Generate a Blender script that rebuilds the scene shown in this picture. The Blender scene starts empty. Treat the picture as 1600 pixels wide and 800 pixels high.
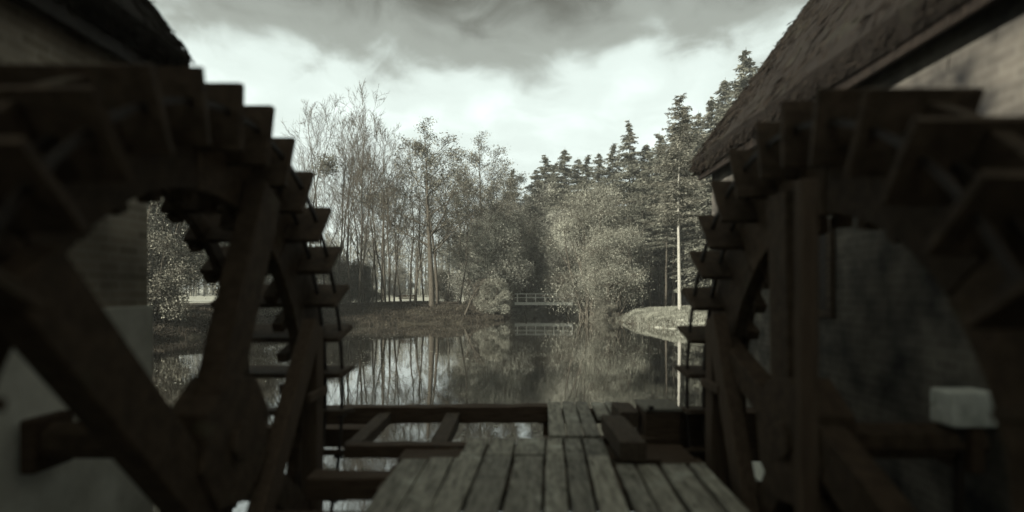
import bpy, math, random
import numpy as np
from math import radians as R, sin, cos, pi
from mathutils import Vector, Matrix

S = bpy.context.scene
col = S.collection
rnd = random.Random(7)

# ------------------------------------------------------------------ camera
WZ = 0.0                      # water level
EYE = 2.45
cd = bpy.data.cameras.new('camera')
cam = bpy.data.objects.new('camera', cd); col.objects.link(cam)
cam.location = (0, 0, EYE); cam.rotation_euler = (R(90), 0, 0)
cd.sensor_width = 36; cd.sensor_fit = 'HORIZONTAL'; cd.lens = 36 * 870 / 1600
cd.shift_x = -5 / 1600; cd.shift_y = 58 / 1600
cd.clip_start = 0.05; cd.clip_end = 4000
cd.dof.use_dof = True; cd.dof.focus_distance = 26.0; cd.dof.aperture_fstop = 0.40
S.camera = cam

# ------------------------------------------------------------------ light
SUN_EL, SUN_AZ = 24, 220      # azimuth clockwise from +Y: sun behind and to the left
S.view_settings.view_transform = 'Standard'; S.view_settings.look = 'None'
S.view_settings.exposure = 1.15; S.view_settings.gamma = 1.0
w = bpy.data.worlds.new('World'); S.world = w; w.use_nodes = True
nt = w.node_tree; nt.nodes.clear(); N = nt.nodes.new; L = nt.links.new
sky = N('ShaderNodeTexSky'); sky.sky_type = 'NISHITA'; sky.sun_disc = False
sky.sun_elevation = R(SUN_EL); sky.sun_rotation = R(SUN_AZ); sky.air_density = 1.5; sky.dust_density = 3
bw = N('ShaderNodeRGBToBW'); L(sky.outputs[0], bw.inputs[0])
tc = N('ShaderNodeTexCoord')
sep = N('ShaderNodeSeparateXYZ'); L(tc.outputs['Generated'], sep.inputs[0])
def math_(op, a, b=None, clamp=False):
    m = N('ShaderNodeMath'); m.operation = op; m.use_clamp = clamp
    for i, v in enumerate((a, b)):
        if v is None: continue
        if isinstance(v, (int, float)): m.inputs[i].default_value = v
        else: L(v, m.inputs[i])
    return m.outputs[0]
# cloud layer: noise laid out on the sky dome, the deck of cloud thicker and darker with height
zz = math_('MAXIMUM', sep.outputs[2], 0.0)
den = math_('ADD', zz, 0.30)
px = math_('DIVIDE', sep.outputs[0], den); py = math_('DIVIDE', sep.outputs[1], den)
cmb = N('ShaderNodeCombineXYZ'); L(px, cmb.inputs[0]); L(py, cmb.inputs[1])
n1 = N('ShaderNodeTexNoise'); n1.inputs['Scale'].default_value = 1.5; n1.inputs['Detail'].default_value = 8
n1.inputs['Roughness'].default_value = 0.58; n1.inputs['Distortion'].default_value = .35; L(cmb.outputs[0], n1.inputs['Vector'])
n2 = N('ShaderNodeTexNoise'); n2.inputs['Scale'].default_value = 5.5; n2.inputs['Detail'].default_value = 8
n2.inputs['Distortion'].default_value = .7; L(cmb.outputs[0], n2.inputs['Vector'])
# darkness of the cloud rises with elevation
el = N('ShaderNodeMapRange'); el.inputs['From Min'].default_value = 0.28; el.inputs['From Max'].default_value = 0.50
el.interpolation_type = 'SMOOTHSTEP'; L(zz, el.inputs['Value'])
a = math_('MULTIPLY', n1.outputs[0], 0.55)
a = math_('ADD', a, math_('MULTIPLY', n2.outputs[0], 0.34))
a = math_('ADD', a, math_('MULTIPLY', el.outputs[0], 0.35))
cr = N('ShaderNodeValToRGB'); L(a, cr.inputs[0])
cr.color_ramp.interpolation = 'EASE'
e = cr.color_ramp.elements
e[0].position = 0.30; e[0].color = (0.86, 0.97, 0.93, 1)
e[1].position = 0.84; e[1].color = (0.075, 0.075, 0.062, 1)
m = e.new(0.50); m.color = (0.66, 0.75, 0.71, 1)
m = e.new(0.66); m.color = (0.27, 0.295, 0.265, 1)
mul = N('ShaderNodeVectorMath'); mul.operation = 'SCALE'; L(cr.outputs[0], mul.inputs[0]); 
ov = N('ShaderNodeMapRange'); ov.interpolation_type = 'SMOOTHSTEP'; ov.inputs['From Min'].default_value = 0.55; ov.inputs['From Max'].default_value = 0.85
ov.inputs['To Min'].default_value = 6.2; ov.inputs['To Max'].default_value = 15; L(zz, ov.inputs['Value']); L(ov.outputs[0], mul.inputs['Scale'])  # unseen zenith brightened to lift the ambient light
tint = N('ShaderNodeVectorMath'); tint.operation = 'SCALE'; tint.inputs[0].default_value = (0.70, 0.78, 0.75); L(bw.outputs[0], tint.inputs['Scale'])
mx = N('ShaderNodeMix'); mx.data_type = 'RGBA'; mx.inputs['Factor'].default_value = 0.9
L(tint.outputs[0], mx.inputs[6]); L(mul.outputs[0], mx.inputs[7])
bg = N('ShaderNodeBackground'); bg.inputs['Strength'].default_value = 0.10
L(mx.outputs[2], bg.inputs[0]); out = N('ShaderNodeOutputWorld'); L(bg.outputs[0], out.inputs[0])

sd = bpy.data.lights.new('sun', 'SUN'); sd.energy = 4.9; sd.angle = R(0.6); sd.color = (1.0, 0.97, 0.88)
sun = bpy.data.objects.new('sun', sd); col.objects.link(sun)
az, elv = R(SUN_AZ), R(SUN_EL)
sdir = Vector((sin(az) * cos(elv), cos(az) * cos(elv), sin(elv)))
sun.rotation_euler = sdir.to_track_quat('Z', 'Y').to_euler()

# ------------------------------------------------------------------ materials
def mat(name, c1, c2, scale=4, stretch=(1, 1, 1), rough=0.85, bump=0.3, island=0.0, c3=None, c3cov=0.55, coords='Object', spec=0.2, detail=8, bscale=None):
    m = bpy.data.materials.new(name); m.use_nodes = True
    t = m.node_tree; n = t.nodes; l = t.links.new
    b = n['Principled BSDF']; b.inputs['Roughness'].default_value = rough
    b.inputs['Specular IOR Level'].default_value = spec
    tc = n.new('ShaderNodeTexCoord'); mp = n.new('ShaderNodeMapping'); mp.inputs['Scale'].default_value = stretch
    l(tc.outputs[coords], mp.inputs[0])
    ns = n.new('ShaderNodeTexNoise'); ns.inputs['Scale'].default_value = scale; ns.inputs['Detail'].default_value = detail
    ns.inputs['Roughness'].default_value = 0.65; l(mp.outputs[0], ns.inputs[0])
    rp = n.new('ShaderNodeValToRGB'); rp.color_ramp.elements[0].position = 0.35; rp.color_ramp.elements[1].position = 0.65
    rp.color_ramp.elements[0].color = (*c1, 1); rp.color_ramp.elements[1].color = (*c2, 1)
    l(ns.outputs[0], rp.inputs[0]); c = rp.outputs[0]
    if c3:
        n3 = n.new('ShaderNodeTexNoise'); n3.inputs['Scale'].default_value = 2.3; n3.inputs['Detail'].default_value = 9; n3.inputs['Roughness'].default_value = .7
        l(tc.outputs[coords], n3.inputs[0])
        r3 = n.new('ShaderNodeMapRange'); r3.inputs['From Min'].default_value = c3cov; r3.inputs['From Max'].default_value = c3cov + 0.12
        l(n3.outputs[0], r3.inputs[0])
        mm = n.new('ShaderNodeMix'); mm.data_type = 'RGBA'; l(r3.outputs[0], mm.inputs[0]); l(c, mm.inputs[6]); mm.inputs[7].default_value = (*c3, 1)
        c = mm.outputs[2]
    if island:
        g = n.new('ShaderNodeNewGeometry'); mr = n.new('ShaderNodeMapRange')
        mr.inputs['To Min'].default_value = 1 - island; mr.inputs['To Max'].default_value = 1 + island
        l(g.outputs['Random Per Island'], mr.inputs[0])
        hs = n.new('ShaderNodeVectorMath'); hs.operation = 'SCALE'; l(c, hs.inputs[0]); l(mr.outputs[0], hs.inputs['Scale']); c = hs.outputs[0]
    l(c, b.inputs['Base Color'])
    if bump:
        nb = ns
        if bscale:
            nb = n.new('ShaderNodeTexNoise'); nb.inputs['Scale'].default_value = bscale; nb.inputs['Detail'].default_value = 6; l(mp.outputs[0], nb.inputs[0])
        bp = n.new('ShaderNodeBump'); bp.inputs['Strength'].default_value = bump; bp.inputs['Distance'].default_value = 0.02
        l(nb.outputs[0], bp.inputs['Height']); l(bp.outputs[0], b.inputs['Normal'])
    return m

M = {}
M['wheel'] = mat('wet_dark_wood', (.034, .022, .012), (.078, .053, .033), 2.2, (5, 5, 5), rough=.8, island=.35, c3=(.085, .075, .048), c3cov=.60, bump=.8)
M['beam'] = mat('dark_beam', (.032, .019, .010), (.064, .042, .025), 5, (1, 6, 6), rough=.8)
M['beamy'] = mat('dark_beam_long', (.030, .021, .013), (.065, .048, .032), 5, (6, 1, 6), rough=.8, bump=.6)
M['post'] = mat('grey_post', (.046, .030, .018), (.085, .060, .040), 5, (7, 7, .6), rough=.8, bump=.6)
M['deck'] = mat('deck_planks', (.075, .068, .050), (.30, .285, .23), 4, (6, .9, 6), rough=.7, bump=.9, island=.38, c3=(.40, .40, .335), c3cov=.56, spec=.35)  # pale patches paint dappled light into the planks, doubling as lichen
M['iron'] = mat('iron', (.012, .009, .007), (.030, .022, .016), 20, rough=.6)
M['topwood'] = mat('pale_box_wood', (.10, .095, .075), (.19, .18, .15), 8, (5, 1, 5), rough=.8)
M['bark'] = mat('bark', (.028, .023, .016), (.085, .075, .056), 6, (4, 4, 1), rough=.9)
M['barkpale'] = mat('pale_bark', (.16, .15, .12), (.34, .33, .28), 5, (3, 3, 1.2), rough=.85)  # paler bark of the smooth-trunked tree
M['twig'] = mat('twigs', (.045, .038, .027), (.10, .088, .066), 3, rough=.9, bump=0)
M['needle'] = mat('needles', (.045, .045, .032), (.155, .155, .12), .6, rough=.8, bump=0, island=.5)
M['leaf'] = mat('leaves', (.065, .063, .046), (.26, .26, .205), .45, rough=.8, bump=0, island=.7)
M['leafd'] = mat('dull_leaves', (.040, .037, .026), (.16, .155, .12), .45, rough=.8, bump=0, island=.7)
M['leafp'] = mat('pale_leaves', (.12, .118, .09), (.42, .42, .345), .45, rough=.8, bump=0, island=.6)  # paler copy of leaf, stands in for light on bushes in tree shade
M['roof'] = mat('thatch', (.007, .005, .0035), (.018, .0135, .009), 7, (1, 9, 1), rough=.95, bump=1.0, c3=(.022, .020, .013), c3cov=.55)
M['fascia'] = mat('fascia_board', (.016, .012, .008), (.030, .022, .015), 8, (6, .6, 6), rough=.85)
M['plinth'] = mat('pale_plinth', (.52, .52, .45), (.74, .74, .66), 2.5, rough=.9, bump=.3)
M['path'] = mat('pale_path', (.26, .26, .215), (.42, .42, .36), .6, rough=.95, bump=.2)
M['whitewood'] = mat('grey_bridge_wood', (.55, .55, .48), (.75, .75, .67), 6, rough=.85, bump=.2)
M['brightspot'] = mat('bright_spot_pale', (.36, .37, .32), (.66, .67, .60), 6, rough=.8, bump=.6, c3=(.16, .15, .11), c3cov=.56)  # stained pale colour of the added bright-spot box

def ground_mat():
    m = bpy.data.materials.new('earth_and_grass'); m.use_nodes = True
    t = m.node_tree; n = t.nodes; l = t.links.new; b = n['Principled BSDF']; b.inputs['Roughness'].default_value = .95
    b.inputs['Specular IOR Level'].default_value = .1
    g = n.new('ShaderNodeNewGeometry')
    a1 = n.new('ShaderNodeTexNoise'); a1.inputs['Scale'].default_value = .35; a1.inputs['Detail'].default_value = 9; l(g.outputs['Position'], a1.inputs[0])
    r = n.new('ShaderNodeValToRGB'); l(a1.outputs[0], r.inputs[0])
    r.color_ramp.elements[0].position = .38; r.color_ramp.elements[0].color = (.020, .016, .011, 1)
    r.color_ramp.elements[1].position = .66; r.color_ramp.elements[1].color = (.060, .054, .038, 1)
    a2 = n.new('ShaderNodeTexNoise'); a2.inputs['Scale'].default_value = 3; a2.inputs['Detail'].default_value = 9; l(g.outputs['Position'], a2.inputs[0])
    r2 = n.new('ShaderNodeMapRange'); r2.inputs['To Min'].default_value = .5; r2.inputs['To Max'].default_value = 1.6; l(a2.outputs[0], r2.inputs[0])
    s = n.new('ShaderNodeVectorMath'); s.operation = 'SCALE'; l(r.outputs[0], s.inputs[0]); l(r2.outputs[0], s.inputs['Scale'])
    # dry pale meadow beyond the wood's edge and on the right bank
    vc = n.new('ShaderNodeAttribute'); vc.attribute_name = 'meadow'
    mm = n.new('ShaderNodeMix'); mm.data_type = 'RGBA'; l(vc.outputs['Fac'], mm.inputs[0]); l(s.outputs[0], mm.inputs[6])
    r3 = n.new('ShaderNodeValToRGB'); l(a2.outputs[0], r3.inputs[0])
    r3.color_ramp.elements[0].position = .35; r3.color_ramp.elements[0].color = (.20, .20, .155, 1)
    r3.color_ramp.elements[1].position = .65; r3.color_ramp.elements[1].color = (.40, .40, .33, 1)
    l(r3.outputs[0], mm.inputs[7]); l(mm.outputs[2], b.inputs['Base Color'])
    bp = n.new('ShaderNodeBump'); bp.inputs['Distance'].default_value = .15; l(a2.outputs[0], bp.inputs['Height']); l(bp.outputs[0], b.inputs['Normal'])
    return m
M['ground'] = ground_mat()

def brick_mat(name, c1, c2, mortar, big, bs=1.6):
    m = bpy.data.materials.new(name); m.use_nodes = True
    t = m.node_tree; n = t.nodes; l = t.links.new; b = n['Principled BSDF']; b.inputs['Roughness'].default_value = .9
    tc = n.new('ShaderNodeTexCoord'); sp = n.new('ShaderNodeSeparateXYZ'); l(tc.outputs['Object'], sp.inputs[0])
    ad = n.new('ShaderNodeMath'); ad.operation = 'ADD'; l(sp.outputs[0], ad.inputs[0]); l(sp.outputs[1], ad.inputs[1])
    cb = n.new('ShaderNodeCombineXYZ'); l(ad.outputs[0], cb.inputs[0]); l(sp.outputs[2], cb.inputs[1])
    bt = n.new('ShaderNodeTexBrick'); bt.inputs['Scale'].default_value = 1; bt.inputs['Brick Width'].default_value = .23; bt.inputs['Row Height'].default_value = .075
    bt.inputs['Mortar Size'].default_value = .008; bt.inputs['Color1'].default_value = (*c1, 1); bt.inputs['Color2'].default_value = (*c2, 1); bt.inputs['Mortar'].default_value = (*mortar, 1)
    l(cb.outputs[0], bt.inputs[0])
    ns = n.new('ShaderNodeTexNoise'); ns.inputs['Scale'].default_value = bs; ns.inputs['Detail'].default_value = 4; l(tc.outputs['Object'], ns.inputs[0])
    mr = n.new('ShaderNodeMapRange'); mr.inputs['From Min'].default_value = .3; mr.inputs['From Max'].default_value = .7; mr.inputs['To Min'].default_value = 1 - big; mr.inputs['To Max'].default_value = 1 + big; l(ns.outputs[0], mr.inputs[0])
    s = n.new('ShaderNodeVectorMath'); s.operation = 'SCALE'; l(bt.outputs[0], s.inputs[0]); l(mr.outputs[0], s.inputs['Scale'])
    l(s.outputs[0], b.inputs['Base Color'])
    bp = n.new('ShaderNodeBump'); bp.inputs['Distance'].default_value = .01; l(bt.outputs[0], bp.inputs['Height']); l(bp.outputs[0], b.inputs['Normal'])
    return m
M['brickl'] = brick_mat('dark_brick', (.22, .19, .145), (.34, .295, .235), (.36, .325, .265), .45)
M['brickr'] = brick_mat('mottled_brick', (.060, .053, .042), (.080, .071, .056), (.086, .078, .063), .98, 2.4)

def water_mat():
    m = bpy.data.materials.new('pond_water'); m.use_nodes = True
    t = m.node_tree; n = t.nodes; l = t.links.new; b = n['Principled BSDF']
    g = n.new('ShaderNodeNewGeometry')
    b.inputs['Base Color'].default_value = (.018, .015, .010, 1); b.inputs['Roughness'].default_value = .01
    b.inputs['Coat Weight'].default_value = .8; b.inputs['IOR'].default_value = 2.0; b.inputs['Specular IOR Level'].default_value = .8
    mp = n.new('ShaderNodeMapping'); mp.inputs['Scale'].default_value = (1, .55, 1); l(g.outputs['Position'], mp.inputs[0])
    a1 = n.new('ShaderNodeTexNoise'); a1.inputs['Scale'].default_value = 1.1; a1.inputs['Detail'].default_value = 3; l(mp.outputs[0], a1.inputs[0])
    a2 = n.new('ShaderNodeTexNoise'); a2.inputs['Scale'].default_value = 9; a2.inputs['Detail'].default_value = 2; l(mp.outputs[0], a2.inputs[0])
    ad = n.new('ShaderNodeMath'); ad.operation = 'MULTIPLY_ADD'; l(a2.outputs[0], ad.inputs[0]); ad.inputs[1].default_value = .12; l(a1.outputs[0], ad.inputs[2])
    bp = n.new('ShaderNodeBump'); bp.inputs['Strength'].default_value = .22; bp.inputs['Distance'].default_value = .03
    l(ad.outputs[0], bp.inputs['Height']); l(bp.outputs[0], b.inputs['Normal'])
    # drifting scum and leaves
    v = n.new('ShaderNodeTexNoise'); v.inputs['Scale'].default_value = 14; v.inputs['Detail'].default_value = 8; v.inputs['Roughness'].default_value = .75; l(g.outputs['Position'], v.inputs[0])
    v2 = n.new('ShaderNodeTexNoise'); v2.inputs['Scale'].default_value = .35; v2.inputs['Detail'].default_value = 5; l(g.outputs['Position'], v2.inputs[0])
    vm = n.new('ShaderNodeMath'); vm.operation = 'MULTIPLY_ADD'; l(v2.outputs[0], vm.inputs[0]); vm.inputs[1].default_value = .5; l(v.outputs[0], vm.inputs[2])
    mr = n.new('ShaderNodeMapRange'); mr.inputs['From Min'].default_value = .86; mr.inputs['From Max'].default_value = .93; l(vm.outputs[0], mr.inputs[0])
    d = n.new('ShaderNodeBsdfDiffuse'); d.inputs[0].default_value = (.10, .10, .078, 1)
    ms = n.new('ShaderNodeMixShader'); l(mr.outputs[0], ms.inputs[0]); l(b.outputs[0], ms.inputs[1]); l(d.outputs[0], ms.inputs[2])
    l(ms.outputs[0], n['Material Output'].inputs[0])
    return m
M['water'] = water_mat()

# ------------------------------------------------------------------ mesh helpers
def link(name, me, m, parent=None):
    o = bpy.data.objects.new(name, me); col.objects.link(o)
    if m: me.materials.append(m)
    if parent: o.parent = parent
    return o
def tag(o, label=None, cat=None, group=None, kind=None):
    if label: o['label'] = label
    if cat: o['category'] = cat
    if group: o['group'] = group
    if kind: o['kind'] = kind
    return o
def empty(name, loc=(0, 0, 0), rz=0):
    o = bpy.data.objects.new(name, None); col.objects.link(o); o.location = loc; o.rotation_euler = (0, 0, rz); o.empty_display_size = .2
    return o
def copy_tree(o, parent=None):
    c = o.copy(); col.objects.link(c); c.parent = parent
    for ch in [x for x in list(col.objects) if x.parent == o]: copy_tree(ch, c)
    return c
def mesh_np(name, V, F, smooth=False):
    V = np.asarray(V, dtype=np.float32); F = np.asarray(F, dtype=np.int32)
    me = bpy.data.meshes.new(name); k = F.shape[1]
    me.vertices.add(len(V)); me.vertices.foreach_set('co', V.ravel())
    me.loops.add(F.size); me.loops.foreach_set('vertex_index', F.ravel())
    me.polygons.add(len(F)); me.polygons.foreach_set('loop_start', np.arange(0, F.size, k, dtype=np.int32))
    me.polygons.foreach_set('loop_total', np.full(len(F), k, dtype=np.int32))
    if smooth: me.polygons.foreach_set('use_smooth', np.ones(len(F), dtype=bool))
    me.update(calc_edges=True)
    return me
class MB:
    def __init__(s): s.v = []; s.f = []
    def pts(s, vs, fs):
        k = len(s.v); s.v += [tuple(v) for v in vs]; s.f += [tuple(i + k for i in f) for f in fs]; return s
    def hexa(s, c8):      # bottom 4 ccw, top 4 ccw
        return s.pts(c8, [(3, 2, 1, 0), (4, 5, 6, 7), (0, 1, 5, 4), (1, 2, 6, 5), (2, 3, 7, 6), (3, 0, 4, 7)])
    def box(s, x0, x1, y0, y1, z0, z1, j=0.0):
        def q(): return rnd.uniform(-j, j)
        return s.hexa([(x0+q(), y0+q(), z0+q()), (x1+q(), y0+q(), z0+q()), (x1+q(), y1+q(), z0+q()), (x0+q(), y1+q(), z0+q()),
                       (x0+q(), y0+q(), z1+q()), (x1+q(), y0+q(), z1+q()), (x1+q(), y1+q(), z1+q()), (x0+q(), y1+q(), z1+q())])
    def bar(s, p, q, w, d, up=(1, 0, 0)):   # beam from p to q, width w along `up`-ish, depth d
        p, q = Vector(p), Vector(q); a = (q - p).normalized(); u = Vector(up); u = (u - a * u.dot(a)).normalized(); v = a.cross(u)
        c = []
        for b in (p, q):
            c += [b - u*w/2 - v*d/2, b + u*w/2 - v*d/2, b + u*w/2 + v*d/2, b - u*w/2 + v*d/2]
        return s.hexa(c)
    def build(s, name, m, parent=None, bevel=0.0):
        me = bpy.data.meshes.new(name); me.from_pydata(s.v, [], s.f); me.update()
        o = link(name, me, m, parent)
        if bevel:
            md = o.modifiers.new('bevel', 'BEVEL'); md.width = bevel; md.segments = 2; md.limit_method = 'ANGLE'
        return o
def tubes(P0, P1, R0, R1, n):
    """separate tapered prisms"""
    P0, P1 = np.asarray(P0, float), np.asarray(P1, float); R0, R1 = np.asarray(R0, float), np.asarray(R1, float)
    d = P1 - P0; ln = np.linalg.norm(d, axis=1, keepdims=True); d = d / np.maximum(ln, 1e-6)
    P1 = P1 + d * (R1[:, None] * .4)
    h = np.where(np.abs(d[:, 2:3]) < .9, np.array([[0, 0, 1.]]), np.array([[1., 0, 0]]))
    u = np.cross(d, h); u /= np.linalg.norm(u, axis=1, keepdims=True); v = np.cross(d, u)
    m = len(P0); V = np.zeros((m, 2*n, 3))
    for i in range(n):
        a = 2*pi*i/n; o = u*cos(a) + v*sin(a)
        V[:, i] = P0 + o*R0[:, None]; V[:, n+i] = P1 + o*R1[:, None]
    b = (np.arange(m) * 2*n)[:, None]
    F = np.concatenate([b + np.array([[i, (i+1) % n, n+(i+1) % n, n+i]]) for i in range(n)], 0)
    return V.reshape(-1, 3), F
def cards(P, size, rs, asp=.5, D=None, jit=.35):
    """small quads (leaves / sprays) centred on P; D = preferred long-axis direction"""
    P = np.asarray(P, float); m = len(P); size = np.broadcast_to(size, (m,)) * rs.uniform(.6, 1.4, m)
    a = rs.normal(size=(m, 3))
    if D is not None: a = D + a * jit
    a /= np.linalg.norm(a, axis=1, keepdims=True)
    b = rs.normal(size=(m, 3)); b = np.cross(a, b); b /= np.linalg.norm(b, axis=1, keepdims=True)
    a = a * size[:, None]; b = b * (size * asp)[:, None]
    V = np.stack([P - a*.5, P + b*.5, P + a*.5, P - b*.5], 1).reshape(-1, 3)
    F = (np.arange(m)*4)[:, None] + np.array([[0, 1, 2, 3]])
    return V, F
def join(parts):
    Vs, Fs, k = [], [], 0
    for V, F in parts: Vs.append(V); Fs.append(F + k); k += len(V)
    return np.concatenate(Vs), np.concatenate(Fs)

# ------------------------------------------------------------------ ground and water
POND = [(-3.25, -30), (-3.25, 5.1), (-9, 7.5), (-15, 15), (-19, 25), (-17.5, 33), (-13.5, 40), (-8, 44.2), (-4.5, 45.2), (-2.4, 47), (-1.0, 52), (-.8, 58), (-1.5, 63.5), (-1, 67.5), (2, 69), (7, 68.5),
        (9.4, 64), (9.4, 56), (9.0, 50), (9.5, 42), (10.6, 38.5), (13.5, 36.4), (18, 35), (22, 30), (22, 16), (12, 9.5), (3.25, 9.1), (3.25, -30)]
PA = np.array(POND, float)
def pond_sd(X, Y):      # signed distance, negative in the pond
    d = np.full(X.shape, 1e9); inside = np.zeros(X.shape, bool); n = len(PA)
    for i in range(n):
        a, b = PA[i], PA[(i+1) % n]; e = b - a
        t = np.clip(((X-a[0])*e[0] + (Y-a[1])*e[1]) / (e @ e), 0, 1)
        d = np.minimum(d, np.hypot(X-a[0]-t*e[0], Y-a[1]-t*e[1]))
        c = ((a[1] > Y) != (b[1] > Y)) & (X < (b[0]-a[0])*(Y-a[1])/(b[1]-a[1]+1e-12)+a[0]); inside ^= c
    return np.where(inside, -d, d)
def hz(X, Y):
    X = np.asarray(X, float); Y = np.asarray(Y, float); d = pond_sd(X, Y)
    d = d + .35*np.sin(X*1.1+Y*.6)*np.cos(Y*1.3-X*.4) + .15*np.sin(X*3.1)*np.sin(Y*2.7)
    top = 1.38 + .10*np.sin(X*.21)*np.cos(Y*.17) + .05*np.sin(X*.9+Y*.5)
    top = np.where(X > 8.5, top - .22, top) + np.clip(Y-95, 0, 400)*.013
    s = np.clip((d+.25)/np.where(X > 8.5, 4.2, 5.5), 0, 1); s = 1-(1-s)**2
    return np.where(d > -.25, s*top - .05, -.05 + (d+.25)*.45).clip(-1.6, None)
def H(x, y): return float(hz(np.array([x]), np.array([y]))[0])
gx = np.concatenate([[-2500, -1500, -900, -500, -300, -200, -140, -100, -80, -65, -55], np.arange(-48, 42, .5), [44, 50, 60, 80, 110, 160, 240, 400, 700, 1500, 2500]])
gy = np.concatenate([[-2000, -900, -400, -200, -100, -60, -40], np.arange(-31, 84, .5), [85, 88, 92, 97, 105, 120, 140, 170, 220, 300, 450, 800, 1500, 2800]])
GX, GY = np.meshgrid(gx, gy); GZ = hz(GX, GY)
V = np.stack([GX.ravel(), GY.ravel(), GZ.ravel()], 1); nx, ny = len(gx), len(gy)
i = (np.arange(ny-1)[:, None]*nx + np.arange(nx-1)[None]).ravel()
me = mesh_np('ground', V, np.stack([i, i+1, i+nx+1, i+nx], 1), True)
at = me.attributes.new('meadow', 'FLOAT', 'POINT')
mead = np.clip((GY-66)/6, 0, 1)*np.clip((6-GX)/6, 0, 1) + np.clip((GX-9)/1, 0, 1)*np.clip((GY-30)/3, 0, 1)*np.clip((46-GY)/3, 0, 1)
at.data.foreach_set('value', np.clip(mead, 0, 1).ravel().astype(np.float32))
tag(link('ground', me, M['ground']), kind='structure')
me = mesh_np('water', [(-30, -35, 0), (30, -35, 0), (30, 75, 0), (-30, 75, 0)], [(0, 1, 2, 3)])
tag(link('water', me, M['water']), kind='structure')
# pale path across the far meadow
V, F = [], []
for k, x in enumerate(np.linspace(-60, 3, 64)):
    y0 = 76 + .03*x + .8*sin(x*.12); 
    for y in (y0, y0+3.5, y0+7): V.append((x, y, H(x, y)+.06))
    if k:
        b = k*3
        F += [(b-3, b, b+1, b-2), (b-2, b+1, b+2, b-1)]
tag(link('path', mesh_np('path', V, F), M['path']), kind='structure')

# ------------------------------------------------------------------ water wheels
def sect(mb, x0, x1, y, z, r0, r1, a0, a1, n):
    """annular sector extruded in x around (y, z)"""
    ring = []
    for k in range(n+1):
        a = a0 + (a1-a0)*k/n
        ring.append([(x0, y+r0*cos(a), z+r0*sin(a)), (x0, y+r1*cos(a), z+r1*sin(a)), (x1, y+r1*cos(a), z+r1*sin(a)), (x1, y+r0*cos(a), z+r0*sin(a))])
    vs = [p for q in ring for p in q]; fs = []
    for k in range(n):
        b = 4*k
        for i in range(4): fs.append((b+i, b+(i+1) % 4, b+4+(i+1) % 4, b+4+i))
    fs += [(3, 2, 1, 0), (4*n, 4*n+1, 4*n+2, 4*n+3)]
    mb.pts(vs, fs)
def wheel(sg, hy, hz_, Rw, spokes, phase, ri, label, W=3.02):
    root = empty('water_wheel', (0, hy, hz_)); tag(root, label, 'water wheel', 'mill wheels either side of the deck')
    def X(v): return sg*v
    NP = 32
    for k in range(NP):
        a = R(phase + 360/NP*k); ca, sa = cos(a), sin(a)
        tw = rnd.uniform(-.012, .012)
        mb = MB()
        r0, r1 = Rw-.44, Rw+rnd.uniform(-.012, .012); t = .024
        x0, x1 = 1.80+rnd.uniform(-.02, .015), W
        c = []
        for (x, r) in ((x0, r0), (x1, r0), (x1, r1), (x0-.02, r1)):
            c.append((X(x), r*ca - t*sa*-1 + 0, r*sa - t*ca))
        c2 = [(p[0]+tw, p[1]-2*t*sa, p[2]+2*t*ca) for p in c]
        mb.hexa(c+c2)
        p = mb.build('paddle', M['wheel'], root, .004)
        o = t+.035
        for xx, ra in ((2.245, ri-.08), (W-.09, ri+.22)):
            MB().bar((X(xx), ra*ca + o*sa, ra*sa - o*ca), (X(xx), (Rw-.08)*ca + o*sa, (Rw-.08)*sa - o*ca), .10, .09).build('paddle_arm', M['wheel'], p)
        MB().bar((X(1.86), (Rw-.26)*ca + .03*sa, (Rw-.26)*sa - .03*ca), (X(1.86), (Rw-.12)*ca + .03*sa, (Rw-.12)*sa - .03*ca), .06, .06).build('bracket', M['iron'], p)
    for (xa, xb, ra, rb) in ((2.09, 2.19, ri, Rw-.05), ((W-.22, W-.14, ri+.26, Rw-.30) if W > 2.6 else (W-.08, W-.01, ri+.2, Rw-.30))):
        mb = MB()
        for k in range(8):     # felloes, each its own curved plank
            sect(mb, X(min(xa, xb)), X(max(xa, xb)), 0, 0, ra+rnd.uniform(-.01, .01), rb, R(phase+45*k+.25), R(phase+45*k+44.75), 8)
        mb.build('rim', M['wheel'], root, .006)
    for xa, rr in ((1.86, Rw-.19), (2.03, Rw-.22)):
        mb = MB(); sect(mb, X(xa-.014), X(xa+.014), 0, 0, rr-.018, rr+.018, 0, 2*pi-.001, 96); mb.build('iron_hoop', M['iron'], root)
    for q, (d, off, wd_) in enumerate(spokes):     # clasp arms, set off to one side of the axle
        a = R(d); mb = MB(); oy, oz = -sin(a)*off, cos(a)*off; xc = 1.985+.006*q
        mb.bar((X(xc), oy-.25*cos(a), oz-.25*sin(a)), (X(xc), oy+(ri+.2)*cos(a), oz+(ri+.2)*sin(a)), .17, wd_); mb.build('spoke', M['wheel'], root, .01)
    mb = MB(); n = 8
    vs = [(X(x), .13*cos(2*pi*i/n+.2), .13*sin(2*pi*i/n+.2)) for x in (1.84, 3.6) for i in range(n)]
    mb.pts(vs, [tuple(range(n))[::-1], tuple(range(n, 2*n))] + [(i, (i+1) % n, n+(i+1) % n, n+i) for i in range(n)])
    mb.build('axle', M['wheel'], root, .01)
    mb = MB(); sect(mb, X(1.875), X(2.15), 0, 0, .05, .46, .2, 2*pi+.199, 8); mb.build('hub', M['wheel'], root, .01)
    return root
wheel(-1, 3.80, EYE-1.00, 2.38, ((65, .22, .30), (132, .44, .32), (258, -.2, .26), (322, 0, .26)), 4.3, 1.68, 'dark wooden water wheel beside the brick wall with the pale plinth')
wheel(1, 3.90, EYE-1.03, 2.32, ((88, -.1, .28), (205, -.2, .30), (236, 0, .26), (304, 0, .26), (20, 0, .22)), 5.0, 1.56, 'dark wooden water wheel under the long thatched eave', 2.36)

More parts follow.
